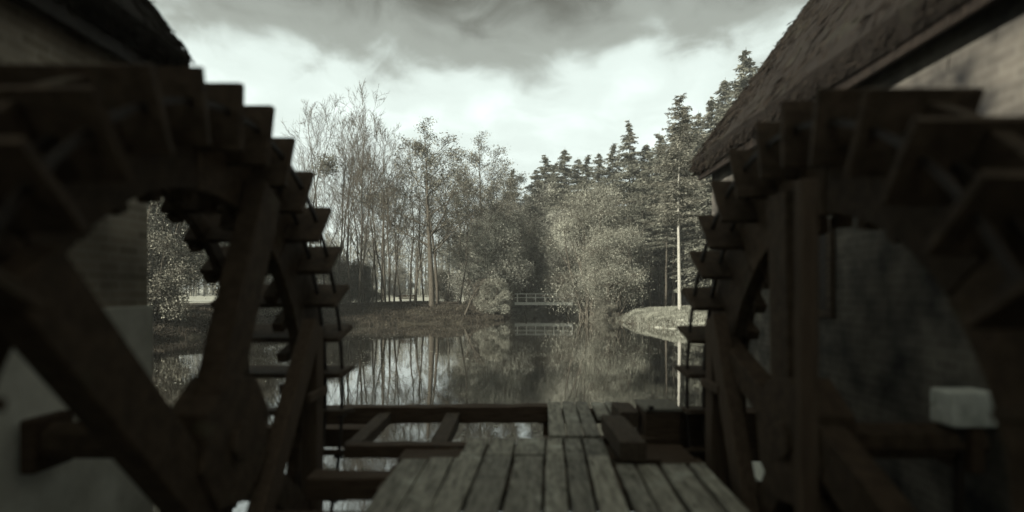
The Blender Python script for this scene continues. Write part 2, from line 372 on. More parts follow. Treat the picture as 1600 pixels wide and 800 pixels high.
DK = EYE-1.5     # deck level
# trestles that carry the axles
def trestle(sg, label, ytop, ztop, yleg, yvert):
    root = empty('wheel_trestle', (sg*1.93, ytop, 0)); tag(root, label, 'trestle', 'timber trestles beside the wheels')
    mb = MB(); mb.bar((0, yvert-ytop, -1.2), (0, yvert-ytop, ztop), .15, .19); mb.build('post', M['post'], root, .012)
    mb = MB(); mb.bar((-sg*.06, yleg-ytop, DK-.5), (-sg*.02, yvert-ytop-.06, ztop+.02), .13, .21); mb.build('brace', M['post'], root, .012)
    mb = MB(); mb.bar((-sg*.09, yvert-ytop-.35, ztop-.62), (-sg*.09, yvert-ytop+.12, ztop-.62), .05, .08); mb.build('tie', M['post'], root, .008)
trestle(-1, 'A-shaped timber trestle in front of the wheel by the pale plinth', 5.25, 2.13, 3.78, 5.30)
trestle(1, 'A-shaped timber trestle in front of the wheel under the thatch', 5.0, 2.20, 4.35, 5.35)
root = empty('timber_post', (1.70, 3.25, 0)); tag(root, 'tall upright timber post standing against the right-hand wheel', 'post')
MB().bar((0, 0, -1.2), (0, 0, EYE+.66), .105, .09).build('shaft', M['post'], root, .012)
MB().box(-.08, .08, -.08, .08, DK-.12, DK+.02).build('collar', M['iron'], root, .006)

# ------------------------------------------------------------------ buildings
def mill(sg, y0, y1, label, brick, extras):
    root = empty('mill_building', (sg*3.2, y1, 0)); tag(root, label, 'building', 'brick mill houses flanking the wheels')
    xw = 3.30 if sg < 0 else 3.22; dep = 9.0; rx = xw+dep/2; eh = EYE+2.05; L0, L1 = y0-y1, 0
    rz = EYE+2.2+(dep/2+.25)*1.36
    ox = -sg*3.2
    # wall block with gable ends, plinth proud of it
    pb = EYE-.12 if sg < 0 else DK-.62
    mb = MB()
    prof = [(xw, pb), (xw, eh+.1), (rx, rz-.45), (xw+dep, eh+.1), (xw+dep, pb)]
    vs = [(sg*x+ox, L, z) for L in (L0, L1) for (x, z) in prof]; n = 5
    mb.pts(vs, [tuple(range(n)), tuple(range(n, 2*n))[::-1]] + [(i, (i+1) % n, n+(i+1) % n, n+i) for i in range(n)])
    wl = mb.build('wall', brick, root)
    mb = MB(); a, b = sorted((sg*(xw-.03)+ox, sg*(xw+dep+.03)+ox)); mb.box(a, b, L0, L1+.03, -1.5, pb+.003); mb.build('plinth', M['plinth'], root, .01)
    rf = MB(); th = .24
    for s2 in (1, -1):
        xe = (xw-.26) if s2 > 0 else (xw+dep+.26); ze = EYE+2.20
        nx_, nz_ = (.806*th, -.592*th) if s2 > 0 else (-.806*th, -.592*th)
        NL = 40; tops, bots = [], []
        for k in range(NL+1):
            yy = L0-.2 + (L1-L0+.42)*k/NL; j = rnd.uniform(-.02, .02)
            tops.append([(sg*(xe)+ox, yy, ze+j), (sg*rx+ox, yy, rz+.04)])
            bots.append([(sg*(xe+nx_*.35)+ox, yy, ze-.22+j), (sg*(rx)+ox, yy, rz-.36)])
        vs = []; fs = []
        for k in range(NL+1): vs += [tops[k][0], tops[k][1], bots[k][1], bots[k][0]]
        for k in range(NL):
            b = 4*k
            for i in range(4): fs.append((b+i, b+(i+1) % 4, b+4+(i+1) % 4, b+4+i))
        fs += [(0, 1, 2, 3), (4*NL+3, 4*NL+2, 4*NL+1, 4*NL)]
        rf.pts(vs, fs)
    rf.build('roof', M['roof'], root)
    mb = MB(); xe = xw-.14; a, b = sorted((sg*(xe-.03)+ox, sg*(xe+.02)+ox)); mb.box(a, b, L0, L1+.18, EYE+1.88, EYE+2.0); mb.build('fascia', M['iron'], root)
    # straw fringe: loose ends along the eave and up the far verge
    rs = np.random.RandomState(100+sg); n = 2600; t = rs.uniform(0, 1, n)
    yy = L0+.1+(L1-L0+.1)*(1-t**1.6); P = np.stack([np.full(n, sg*(xw-.22)+ox)+rs.normal(size=n)*.03, yy, np.full(n, EYE+2.08)+rs.normal(size=n)*.06], 1)
    D1 = np.tile([-sg*.6, 0, -.8], (n, 1)); m_ = 900; u = rs.uniform(0, 1, m_)
    P2 = np.stack([sg*(xw-.26+u*(rx-xw+.26))+ox, L1+.22+rs.normal(size=m_)*.03, EYE+2.14+u*(rz-EYE-2.14)+rs.normal(size=m_)*.05], 1); D2 = np.tile([-sg*.45, .55, -.5], (m_, 1))
    n3 = 9000; u3 = rs.uniform(0, 1, n3); y3 = L0+(L1-L0+.2)*(1-rs.uniform(0, 1, n3)**1.6)
    P3 = np.stack([sg*(xw-.26+u3*(rx-xw+.26))+ox, y3, EYE+2.215+u3*(rz+.04-EYE-2.20)], 1); D3 = np.tile([-sg*.59, 0, -.80], (n3, 1))
    V_, F_ = join([cards(P3, .22, rs, .10, D3, .16), cards(P, .11, rs, .14, D1, .25), cards(P2, .12, rs, .16, D2, .3)])
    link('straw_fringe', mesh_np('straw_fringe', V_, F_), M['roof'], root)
    yh = (3.80 if sg < 0 else 3.90)-y1; xf = sg*(xw-.06)+ox; a, b = sorted((xf, xf-sg*.10)); zc = EYE-(1.0 if sg < 0 else 1.03)
    MB().box(a, b, yh-.17, yh+.17, zc-.19, zc+.17).build('bearing_block', M['beam'], root, .02)
    extras(root, sg, xw, ox, y1)
    return root
def ex_r(root, sg, xw, ox, y1):
    x = xw+ox
    f = MB().box(x-.31, x-.002, 3.70-y1, 3.92-y1, EYE-.90, EYE-.66).build('bright_spot_box', M['brightspot'], root, .02)  # added pale box whose colour stands in for a soft bright spot
    MB().box(x-.20, x-.17, 3.78-y1, 3.84-y1, -.3, EYE-.902).build('conduit', M['iron'], root)
    # small casement high on the wall, mostly behind the wheel
    f = MB()
    for (a, b, c, d) in ((5.6, 5.68, .35, 1.35), (6.42, 6.5, .35, 1.35), (5.68, 6.42, .35, .43), (5.68, 6.42, 1.27, 1.35), (6.02, 6.08, .43, 1.27)): f.box(x-.05, x-.002, a-y1, b-y1, EYE+c-.6, EYE+d-.6)
    f = f.build('window', M['beamy'], root); MB().box(x-.02, x-.003, 5.68-y1, 6.42-y1, EYE-.17, EYE+.67).build('pane', M['iron'], f)
def ex_l(root, sg, xw, ox, y1):
    x = -xw+ox
    mb = MB()
    for (a, b, c, d) in ((2.6, 2.68, -.02, 1.0), (3.42, 3.5, -.02, 1.0), (2.68, 3.42, -.02, .06), (2.68, 3.42, .92, 1.0), (3.02, 3.08, .06, .92)): mb.box(x+.002, x+.05, a-y1, b-y1, EYE+c, EYE+d)
    f = mb.build('window', M['beamy'], root); MB().box(x+.003, x+.02, 2.68-y1, 3.42-y1, EYE+.06, EYE+.92).build('pane', M['iron'], f)
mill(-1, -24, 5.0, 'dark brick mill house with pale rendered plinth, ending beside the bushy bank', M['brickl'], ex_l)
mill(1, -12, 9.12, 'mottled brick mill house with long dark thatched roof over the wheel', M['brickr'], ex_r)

# ------------------------------------------------------------------ deck and timbers
def plank_run(mb, xs, y0, y1, z, yaw, gap=.02, jy=.03, th=.045):
    """planks between successive x edges given at y=yr, running forward with a yaw"""
    for a, b in zip(xs[:-1], xs[1:]):
        g = gap*rnd.uniform(.6, 1.4)/2; ya = y0+rnd.uniform(-jy, jy)*.5; yb = y1+rnd.uniform(-jy, jy)*.4; dz = rnd.uniform(-.008, .008)
        def sx(x, y): return x + (y-5.75)*yaw
        n = max(2, int((yb-ya)/.35)); prev = None; vs = []; fs = []
        for k in range(n+1):
            y = ya+(yb-ya)*k/n; w1, w2 = rnd.uniform(-.004, .004), rnd.uniform(-.004, .004); zz = z+dz+rnd.uniform(-.003, .003)
            xa, xb = sx(a, y)+g+w1, sx(b, y)-g+w2
            vs += [(xa, y, zz-th), (xb, y, zz-th), (xb, y, zz-.006), (xb-.006, y, zz), (xa+.006, y, zz), (xa, y, zz-.006)]
        for k in range(n):
            q = 6*k
            for i in range(6): fs.append((q+i, q+(i+1) % 6, q+6+(i+1) % 6, q+6+i))
        fs += [tuple(range(5, -1, -1)), tuple(range(6*n, 6*n+6))]
        mb.pts(vs, fs)
deck = empty('wooden_walkway', (0, 0, 0)); tag(deck, 'weathered grey plank walkway running forward between the two wheels', 'walkway')
mb = MB()
YW = .062
e0 = [-.49, -.255, .02, .315, .495, .69, .915]
plank_run(mb, e0, 5.17, 5.76, DK, YW, .024)
mb.build('front_planking', M['deck'], deck)
mb = MB(); plank_run(mb, [x for x in e0], 1.2, 5.13, DK, YW, .026)
plank_run(mb, [-1.03, -.775, -.55, -.49], 1.2, 5.08, DK-.004, .02, .02); plank_run(mb, [.915, 1.10, 1.30, 1.56, 1.72], 1.2, 4.90, DK-.004, .05, .03)
mb.build('near_planking', M['deck'], deck)
mb = MB(); plank_run(mb, [.345, .545, .735, .905], 5.86, 7.68, DK+.004, .045, .022); plank_run(mb, [.945, 1.13, 1.36], 6.75, 7.66, DK+.004, .045, .022)
mb.build('far_planking', M['deck'], deck)
for (y, yy) in ((4.42, 5.02), (5.22, 5.74)): MB().box(-1.1, 1.7, y, yy, DK-.24, DK-.056, .006).build('joist', M['beam'], deck)
for y in (2.4, 3.3, 5.95, 7.35): MB().box(-.9 if y < 5 else .3, 1.6, y, y+.16, DK-.22, DK-.056, .006).build('joist', M['beam'], deck)
for (x, y) in ((-.95, 5.5), (.95, 5.5), (.45, 7.4), (1.3, 7.4), (-.95, 3.35), (1.5, 3.35)):
    MB().bar((x, y, -1.6), (x, y, DK-.22), .16, .16).build('pile', M['beam'], deck)

def timber(x0, x1, y0, y1, z0, z1, label, m, cat='beam', group=None, tilt=0, name='timber_beam'):
    me = MB(); n = max(2, int(max(x1-x0, y1-y0)/.25)); along_x = (x1-x0) > (y1-y0); vs = []; fs = []
    cx, cy, cz = (x0+x1)/2, (y0+y1)/2, z0
    for k in range(n+1):
        t = k/n; j = lambda: rnd.uniform(-.007, .007)
        if along_x: x = x0+(x1-x0)*t; ring = [(x, y0+j(), z0+j()), (x, y1+j(), z0+j()), (x, y1+j(), z1+j()), (x, y0+j(), z1+j())]
        else: y = y0+(y1-y0)*t; ring = [(x0+j(), y, z0+j()), (x1+j(), y, z0+j()), (x1+j(), y, z1+j()), (x0+j(), y, z1+j())]
        vs += [(p[0]-cx, p[1]-cy, p[2]-cz + tilt*(p[0]-cx)) for p in ring]
    for k in range(n):
        b = 4*k
        for i in range(4): fs.append((b+i, b+(i+1) % 4, b+4+(i+1) % 4, b+4+i))
    fs += [(3, 2, 1, 0), (4*n, 4*n+1, 4*n+2, 4*n+3)]
    me.pts(vs, fs); o = me.build(name, m, None, .01); o.location = (cx, cy, cz); tag(o, label, cat, group); return o
G1 = 'open timbers left of the walkway'
timber(-2.75, .43, 7.30, 7.52, DK-.21, DK, 'longest dark beam spanning the water to the narrow far planks', M['beam'], 'beam', G1, .008)
timber(-1.72, -.49, 5.58, 5.76, DK-.16, DK-.03, 'short dark cross beam meeting the front edge of the walkway', M['beam'], 'beam', G1)
timber(-.90, -.72, 5.77, 7.28, DK-.20, DK-.06, 'joist running out from the walkway corner to the longest beam', M['beamy'], 'beam', G1)
timber(-1.78, -1.62, 5.77, 7.28, DK-.20, DK-.06, 'joist next to the wheel running out to the longest beam', M['beamy'], 'beam', G1)
timber(-1.74, -1.06, 4.62, 4.86, DK-.22, DK-.04, 'thick cross beam left of the two outer walkway planks', M['beam'], 'beam', G1)
timber(-1.74, -1.06, 3.75, 3.95, DK-.22, DK-.04, 'thick cross beam nearest the camera, left of the walkway', M['beam'], 'beam', G1)
timber(-3.2, -1.80, 6.50, 6.72, DK-.30, DK-.08, 'dark beam behind the wheel, running to the brick mill wall', M['beam'], 'beam', G1)
G2 = 'loose timbers on the right of the walkway'
timber(.93, 1.17, 4.94, 6.05, DK+.005, DK+.175, 'squared beam lying lengthwise at the right edge of the planks', M['beamy'], 'beam', G2)
timber(1.16, 1.38, 6.18, 6.72, DK+.01, DK+.18, 'short squared block just beyond the lengthwise beam', M['beamy'], 'block', G2)
# sluice box
sb = empty('sluice_box', (1.62, 6.0, DK)); tag(sb, 'dark plank box with pale lid beside the right-hand wheel', 'box')
MB().box(-.21, .16, .02, .52, -.50, .222, .004).build('casing', M['beam'], sb, .01)
MB().box(-.23, .18, -.01, .55, .224, .256, .003).build('lid', M['topwood'], sb, .006)  # lid paler than its casing
MB().bar((-.16, -.02, .24), (-.16, -.02, .29), .05, .03).build('catch', M['iron'], sb)
timber(1.80, 3.15, 6.34, 6.64, DK-.42, DK+.14, 'deep dark sluice beam from the plank box to the mill wall', M['beam'], 'beam', G2)
timber(1.36, 1.75, 5.10, 5.30, DK-.25, DK-.06, 'low stub beam under the sluice box', M['beam'], 'beam', G2)

# ------------------------------------------------------------------ trees
def grow(seed, h, r0, limbs, spread, up, depth, lean=(0, 0), stems=1, first=.25, twn=(6, 5, 3), wob=.06, tip=.012):
    """returns segments (p0,p1,r0,r1) and the twig ends"""
    rs = np.random.RandomState(seed); seg = []; ends = []
    def path(p, d, ln, ra, rb, n, curve, upw):
        pts = [p]; d = d/np.linalg.norm(d)
        for k in range(n):
            d = d + rs.normal(size=3)*curve + np.array([0, 0, upw]); d /= np.linalg.norm(d)
            pts.append(pts[-1] + d*ln/n)
        for k in range(n): seg.append((pts[k], pts[k+1], ra+(rb-ra)*k/n, ra+(rb-ra)*(k+1)/n))
        return pts, d
    def sub(p, d, ln, ra, lev):
        n = 4 if lev < 2 else 3 if lev == 2 else 2
        pts, dd = path(p, d, ln, ra, max(ra*.35, tip*.6), n, .14, up*.10)
        if lev >= depth: ends.append(pts[-1]); ends.append(pts[-2]); return
        m = twn[min(lev-1, len(twn)-1)]
        for k in range(m):
            t = rs.uniform(.25, 1.0); i = min(int(t*n), n-1); q = pts[i] + (pts[i+1]-pts[i])*(t*n-i)
            ax = rs.normal(size=3); dl = (pts[i+1]-pts[i]); dl = dl/np.linalg.norm(dl)
            nd = dl*.75 + ax*.48; nd[2] += up*.25
            sub(q, nd, ln*rs.uniform(.38, .62)*(1.15-.45*t), max(ra*.42*(1.1-.5*t), tip), lev+1)
        ends.append(pts[-1])
    for s in range(stems):
        la = np.array([lean[0], lean[1], 0.]) + (rs.normal(size=3)*[.16, .16, 0] if stems > 1 else 0)
        base = np.array([rs.normal()*.25, rs.normal()*.2, 0]) if stems > 1 else np.zeros(3)
        hh = h*rs.uniform(.75, 1) if s else h; n = 14
        pts, dd = path(base - [0, 0, .3], np.array([0, 0, 1.]) + la, hh, r0*(1 if not s else rs.uniform(.6, .95)), tip*1.2, n, wob, .03)
        for k in range(limbs):
            t = first + (1-first)*(k+rs.uniform(0, .9))/limbs; t = min(t, .98); i = int(t*n); q = pts[i] + (pts[min(i+1, n)]-pts[i])*(t*n-i)
            a = k*2.4 + rs.uniform(-.5, .5)
            nd = np.array([cos(a)*spread, sin(a)*spread, up+rs.uniform(0, .3)])
            sub(q, nd, hh*(.36*(1-t)**.7+.07)*rs.uniform(.8, 1.2), max(r0*.42*(1-t)**.8, tip*1.3), 1)
    return seg, np.array(ends), rs
def tree_meshes(seed, leafn=0, leafs=.12, thick=.035, flat=False, **kw):
    seg, ends, rs = grow(seed, **kw)
    a = np.array([s[0] for s in seg]); b = np.array([s[1] for s in seg]); ra = np.array([s[2] for s in seg]); rb = np.array([s[3] for s in seg])
    big = ra > thick
    T = mesh_np('trunk', *tubes(a[big], b[big], ra[big], rb[big], 8), smooth=True)
    parts = [tubes(a[~big], b[~big], ra[~big], rb[~big], 3)]
    Cw = mesh_np('crown', *parts[0])
    Lf = None
    if leafn:
        P = np.repeat(ends, leafn, 0) + rs.normal(size=(len(ends)*leafn, 3))*[.28, .28, .16 if flat else .24]
        Lf = mesh_np('leaves', *cards(P, leafs, rs, .6))
    return T, Cw, Lf
def plant(kind, ms, x, y, sc, rz, label, cat, mats, group, z=None, sz=None, rx=0):
    root = empty(kind, (x, y, (H(x, y) if z is None else z) - .05), rz); root.scale = (sc, sc, sz or sc); root.rotation_euler[0] = rx
    tag(root, label, cat, group)
    for nm, me, mt in zip(('trunk', 'crown', 'leaves'), ms, mats):
        if me is None: continue
        o = bpy.data.objects.new(nm, me); col.objects.link(o)
        if not me.materials: me.materials.append(mt)
        o.parent = root
    if len([m for m in ms if m]) == 3:     # leaves hang on the crown
        kids = {c.name.split('.')[0]: c for c in col.objects if c.parent == root}; kids['leaves'].parent = kids['crown']
    return root
def PX(x, Y): return (x-805)*Y/870

def conifer(seed, h, Lmax, whorls, per, base=.12, dens=26, size=.30, droop=.25, power=.85, r0=.17, gappy=.0, asp=.32):
    rs = np.random.RandomState(seed); P0, P1, A, B = [], [], [], []; C, D, SZ = [], [], []
    n = 12; pts = [np.array([0, 0, -.3])]
    for k in range(n): pts.append(pts[-1] + np.array([rs.normal()*.03, rs.normal()*.03, (h+.3)/n]))
    for k in range(n): P0.append(pts[k]); P1.append(pts[k+1]); A.append(r0*(1-k/n)+.01); B.append(r0*(1-(k+1)/n)+.01)
    T = mesh_np('trunk', *tubes(P0, P1, A, B, 8), smooth=True); P0, P1, A, B = [], [], [], []
    for k in range(whorls):
        t = base + (1-base)*(k+rs.uniform(-.3, .3))/whorls; t = min(max(t, base*.8), .99); z = t*h
        Lz = Lmax*((1-t)/(1-base))**power + .12
        if t < base+.12: Lz *= .7
        for j in range(per):
            if rs.rand() < gappy: continue
            a = rs.uniform(0, 2*pi); ln = Lz*rs.uniform(.40, 1.22); up = rs.uniform(.05, .30)*(.3+t) ; p = np.array([0, 0, z+rs.uniform(-.35, .35)]); m = 5; dirv = np.array([cos(a), sin(a), up])
            prev = p
            for q in range(1, m+1):
                s = q/m; pt = p + np.array([cos(a)*ln*s, sin(a)*ln*s, ln*(up*s - droop*s*s*1.5 + .12*s**4)]); P0.append(prev); P1.append(pt); A.append(.03*(1-s)+.012); B.append(.03*(1-s)+.01)
                nn = int(dens*ln/Lmax*(1.0 if q > 1 else .4)) + 1
                for _ in range(nn):
                    f = rs.rand(); sp = .30*ln*(1-.65*s)*1.0+.06
                    off = rs.normal()*sp*.6
                    c = prev+(pt-prev)*f + np.array([-sin(a)*off, cos(a)*off, -abs(rs.normal())*.10*(1+ln*.15)])
                    C.append(c); D.append(np.array([cos(a)*.8 - sin(a)*np.sign(off)*.7, sin(a)*.8 + cos(a)*np.sign(off)*.7, -.35])); SZ.append(size*(.7+.5*(1-s)))
                prev = pt
    V1 = tubes(P0, P1, A, B, 3); V2 = cards(np.array(C), np.array(SZ), rs, asp, np.array(D), .35)
    return T, mesh_np('crown', *V1), mesh_np('needles', *V2)

def bush(seed, w_, h, d_, n, size, lobes=14, stems=9, asp=.55, hang=0.0, floor=.06):
    """lobes of leaf-sized faces round a frame of stems"""
    rs = np.random.RandomState(seed); P0, P1, A, B, C = [], [], [], [], []
    cs = []
    for k in range(lobes):
        a = rs.uniform(0, 2*pi); r = rs.uniform(.0, .82)**.6; z = rs.uniform(floor+.1, .92); prof = math.sqrt(max(.05, 1-((z-.42)/.62)**2))
        cs.append((np.array([cos(a)*r*prof*w_/2, sin(a)*r*prof*d_/2, z*h]), rs.uniform(.12, .26)*min(w_, h)))
    for c, r in cs:
        root = np.array([rs.normal()*.06*w_, rs.normal()*.06*d_, -.2]); mid = (root+c)/2 + rs.normal(size=3)*.06*w_; mid[2] += .08*h; prev = root
        for s in (.25, .5, .75, 1.):
            p = root*(1-s)**2 + 2*mid*s*(1-s) + c*s*s; P0.append(prev); P1.append(p); A.append(.07*(1-s*.7)*h/8+.012); B.append(.06*(1-s*.75)*h/8+.01); prev = p
        m = int(n/lobes)
        q = rs.normal(size=(m, 3)); q /= np.linalg.norm(q, axis=1, keepdims=True); rr = rs.uniform(.25, 1.12, m)**.7
        bump = 1 + .22*np.sin(q[:, 0]*6+c[0]*3)*np.cos(q[:, 1]*5+c[2]) 
        pts = c + q*(rr*bump)[:, None]*r*np.array([1, 1, .8]); C.append(pts)
        for k in range(26):
            d = rs.normal(size=3); d /= np.linalg.norm(d); d[2] = abs(d[2])*.7; e = c + d*r*rs.uniform(.8, 1.35); P0.append(c+rs.normal(size=3)*.1*r); P1.append(e); A.append(.014); B.append(.006)
    C = np.concatenate(C); C = C[C[:, 2] > .02*h]
    D = None
    if hang: D = np.tile([0, 0, -hang], (len(C), 1))
    return mesh_np('stems', *tubes(P0, P1, A, B, 4)), mesh_np('leaves', *cards(C, size, rs, asp, D, .6))

BM = (M['bark'], M['twig'], M['leafd'])
# --- bare trees on the left spit
tall = [tree_meshes(s, thick=.03, h=17.5, r0=.11, limbs=17, spread=.50, up=.85, depth=3, first=.22, twn=(7, 5, 3), wob=.045, tip=.011) for s in (11, 12, 13)]
thin = [tree_meshes(s, thick=.03, h=13, r0=.085, limbs=13, spread=.6, up=.7, depth=3, first=.25, twn=(6, 5, 3), wob=.07, tip=.011, lean=l) for s, l in ((21, (.14, 0)), (22, (-.12, .05)), (23, (.02, 0)))]
GB = 'bare winter trees on the left spit'
bare = [ # px, Y, mesh, scale, label
    (506, 50, tall[0], 1.00, 'tall bare tree with the dark mistletoe ball beside its crown'),
    (530, 52, tall[1], .98, 'slim bare tree rising just clear of the wheel paddles'),
    (548, 50, thin[0], 1.05, 'bare tree leaning right, first in the clump past the paddles'),
    (560, 49, tall[2], 1.0, 'tallest bare tree of the leaning clump'),
    (571, 53, thin[1], 1.1, 'thin bare tree leaning left inside the clump'),
    (580, 50, thin[0], .95, 'bare tree leaning right at the inner edge of the clump'),
    (596, 49, tall[0], .88, 'straight bare trunk, first of the close trio'),
    (603, 52, thin[2], 1.1, 'thin bare trunk in the middle of the close trio'),
    (609, 49, tall[1], .86, 'bare trunk with a flared foot, last of the close trio'),
    (628, 60, thin[1], 1.1, 'bare tree standing behind the bench'),
    (649, 51, thin[2], .92, 'slender dark bare trunk at the end of the bench'),
    (718, 52, thin[1], .95, 'thin dark bare tree between the broad oak and the leaning trunk'),
    (733, 56, thin[0], .98, 'bare slanting tree behind the leaning trunk'),
    (476, 47, tall[2], .95, 'bare tree half hidden behind the paddles'),
    (518, 57, thin[2], 1.35, 'fine-twigged bare tree behind the mistletoe tree'),
    (541, 60, tall[1], 1.12, 'tall bare tree at the back of the leaning clump'),
    (566, 58, tall[0], 1.08, 'tall bare tree behind the middle of the leaning clump'),
    (588, 59, thin[1], 1.35, 'spreading bare tree between the clump and the trio'),
    (616, 57, tall[2], .92, 'bare tree just right of the close trio'),
    (640, 62, thin[0], 1.3, 'bare tree behind the bench, leaning right'),
    (662, 58, thin[2], 1.25, 'bare tree left of the broad oak, further back'),
    (698, 60, thin[1], 1.2, 'bare tree right of the broad oak, further back'),
]
for k, (px, Y, ms, sc, lb) in enumerate(bare):
    plant('bare_tree', ms, PX(px, Y), Y, sc, k*1.37, lb, 'tree', BM, GB)
oak = tree_meshes(31, leafn=5, leafs=.13, thick=.035, flat=True, h=15.0, r0=.26, limbs=16, spread=.95, up=.46, depth=3, first=.30, twn=(7, 6, 3), wob=.018, tip=.014)
plant('oak_tree', oak, PX(675, 49), 49, 1.12, .4, 'broad oak keeping brown leaves, thickest trunk on the spit', 'tree', (M['bark'], M['bark'], M['leafd']), 'leafy trees on the left spit', sz=1.0)
oak2 = tree_meshes(32, leafn=6, leafs=.12, thick=.03, flat=True, h=13.5, r0=.16, limbs=15, spread=.9, up=.5, depth=3, first=.3, twn=(6, 5, 3), wob=.025, tip=.013)
plant('oak_tree', oak2, PX(684, 50), 50, 1.0, 2.0, 'thinner oak standing tight behind the thickest trunk', 'tree', (M['bark'], M['bark'], M['leafd']), 'leafy trees on the left spit')
for k, (px, Y, sc, lb) in enumerate(((742, 60, .98, 'rounded leafy tree just right of the broad oak'), (770, 63, .95, 'rounded leafy tree in front of the small dark spruce'), (716, 64, 1.02, 'rounded leafy tree showing behind the thin slanting trunks'),
    (757, 68, 1.28, 'taller leafy tree reaching the treeline left of the small spruce'), (728, 72, 1.32, 'taller leafy tree on the skyline right of the broad oak'), (790, 72, 1.12, 'leafy tree right in front of the small spruce'),
    (650, 74, 1.05, 'leafy tree in the distance behind the broad oak'), (600, 76, 1.0, 'leafy tree in the distance behind the close trio'))):
    plant('oak_tree', oak if k % 2 else oak2, PX(px, Y), Y, sc, 1+k*1.9, lb, 'tree', (M['bark'], M['bark'], M['leafd']), 'leafy trees on the left spit')
# leaning trunk on the shore
rs = np.random.RandomState(5)
lean = tree_meshes(41, leafn=0, thick=.02, h=5.2, r0=.15, limbs=12, spread=.8, up=.6, depth=3, first=.45, twn=(6, 4, 3), wob=.08, tip=.011, lean=(.55, 0))
plant('leaning_tree', lean, PX(724, 47.4), 47.4, .72, 0, 'leaning trunk with bushy twigs on the tip of the spit', 'tree', (M['bark'], M['twig'], M['leaf']), None)
# mistletoe ball
mp_ = cards(rs.normal(size=(900, 3))*.33, .16, rs, .4)
o = link('mistletoe_ball', mesh_np('mistletoe_ball', *mp_), M['needle']); o.location = (PX(511, 50), 50, EYE + (458-258)*50/870); tag(o, 'round dark mistletoe ball high in the tall bare tree', 'mistletoe')
o.scale = (1.6, 1.6, 1.4)

# --- conifers
fir = [conifer(s, 20, 5.6, 40, 7, base=b, dens=44, size=.38, gappy=.08, droop=.24, power=.88, asp=.30) for s, b in ((51, .12), (52, .2))]
larch = conifer(53, 23, 4.6, 36, 6, base=.42, dens=36, size=.34, gappy=.22, droop=.12, power=.55, r0=.20)
bare_pine = conifer(54, 20, 3.4, 28, 5, base=.42, dens=34, size=.34, gappy=.15, droop=.2, power=.6, r0=.17)
NM = (M['bark'], M['bark'], M['needle'])
GC = 'conifers beyond the footbridge and right bank'
for k, (px, Y, top, ms, hh, lb) in enumerate([
    (801, 78, 262, fir[0], 20, 'small pointed spruce at the dip of the treeline'),
    (838, 74, 262, fir[1], 20, 'dark spruce just right of the dip in the treeline'),
    (852, 76, 240, fir[0], 20, 'first of two close spruces above the footbridge'),
    (882, 72, 230, fir[1], 20, 'second of two close spruces above the footbridge'),
    (918, 72, 240, fir[0], 20, 'spruce with a blunt top behind the big willow bush'),
    (936, 70, 236, fir[1], 20, 'spruce behind the right shoulder of the big willow bush'),
    (983, 64, 186, fir[0], 20, 'tallest pointed fir with a ragged spire'),
    (1010, 66, 222, fir[1], 20, 'dense fir tucked right of the tallest fir'),
    (1030, 64, 205, bare_pine, 20, 'bare-stemmed pine between the tallest fir and the pale trunk'),
    (1052, 60, 190, bare_pine, 20, 'bare-stemmed pine directly behind the pale trunk'),
    (1016, 60, 235, bare_pine, 20, 'dark-stemmed pine standing above the grassy bank'),
    (1005, 58, 262, bare_pine, 20, 'dark-stemmed pine beside the big willow bush'),
    (1040, 56, 250, bare_pine, 20, 'dark-stemmed pine left of the pale trunk'),
    (1092, 62, 172, fir[1], 20, 'tall fir showing just left of the thatched eave'),
    (1112, 58, 150, fir[0], 20, 'tall fir whose crown meets the thatched eave'),
    (1165, 60, 72, fir[1], 20, 'highest blurred fir rising above the thatched roof'),
    (1205, 55, 90, fir[0], 20, 'tall fir mostly hidden behind the thatched roof'),
    (1070, 70, 165, fir[0], 20, 'fir standing behind the crown of the pale-trunked tree'),
    (1132, 66, 120, fir[1], 20, 'fir behind the end of the thatched roof'),
    (958, 72, 222, fir[0], 20, 'fir filling the gap left of the tallest fir'),
    (1035, 74, 212, fir[1], 20, 'fir closing the gap behind the bare-stemmed pines'),
    (903, 78, 245, fir[1], 20, 'spruce right of the two close spruces'),
    (867, 80, 254, fir[0], 20, 'spruce filling the gap between the two close spruces'),
    (822, 90, 300, fir[1], 20, 'low spruce in the very dip of the treeline'),
    (1000, 86, 262, fir[0], 20, 'fir in the shade behind the dense fir'),
    (1088, 70, 200, fir[1], 20, 'fir beyond the grassy bank, low behind the paddles')]):
    g = H(PX(px, Y), Y); s = (EYE + (458-top)*Y/870 - g)/hh; wd_ = max(s, .74)*(1.05+.35*((k*7) % 5)/4*(1 if top > 215 else .2) if ms in fir else 1.0)
    plant('fir_tree' if ms in fir else 'pine_tree', ms, PX(px, Y), Y, wd_, k*1.7, lb, 'tree', NM, GC, sz=s)
Y = 42; g = H(PX(1062, Y), Y); s = (EYE+(458-148)*Y/870-g)/23
plant('larch_tree', larch, PX(1062, Y), Y, s, .5, 'tall tree with smooth pale bare trunk on the grassy right bank', 'tree', (M['barkpale'], M['bark'], M['leafd']), GC)

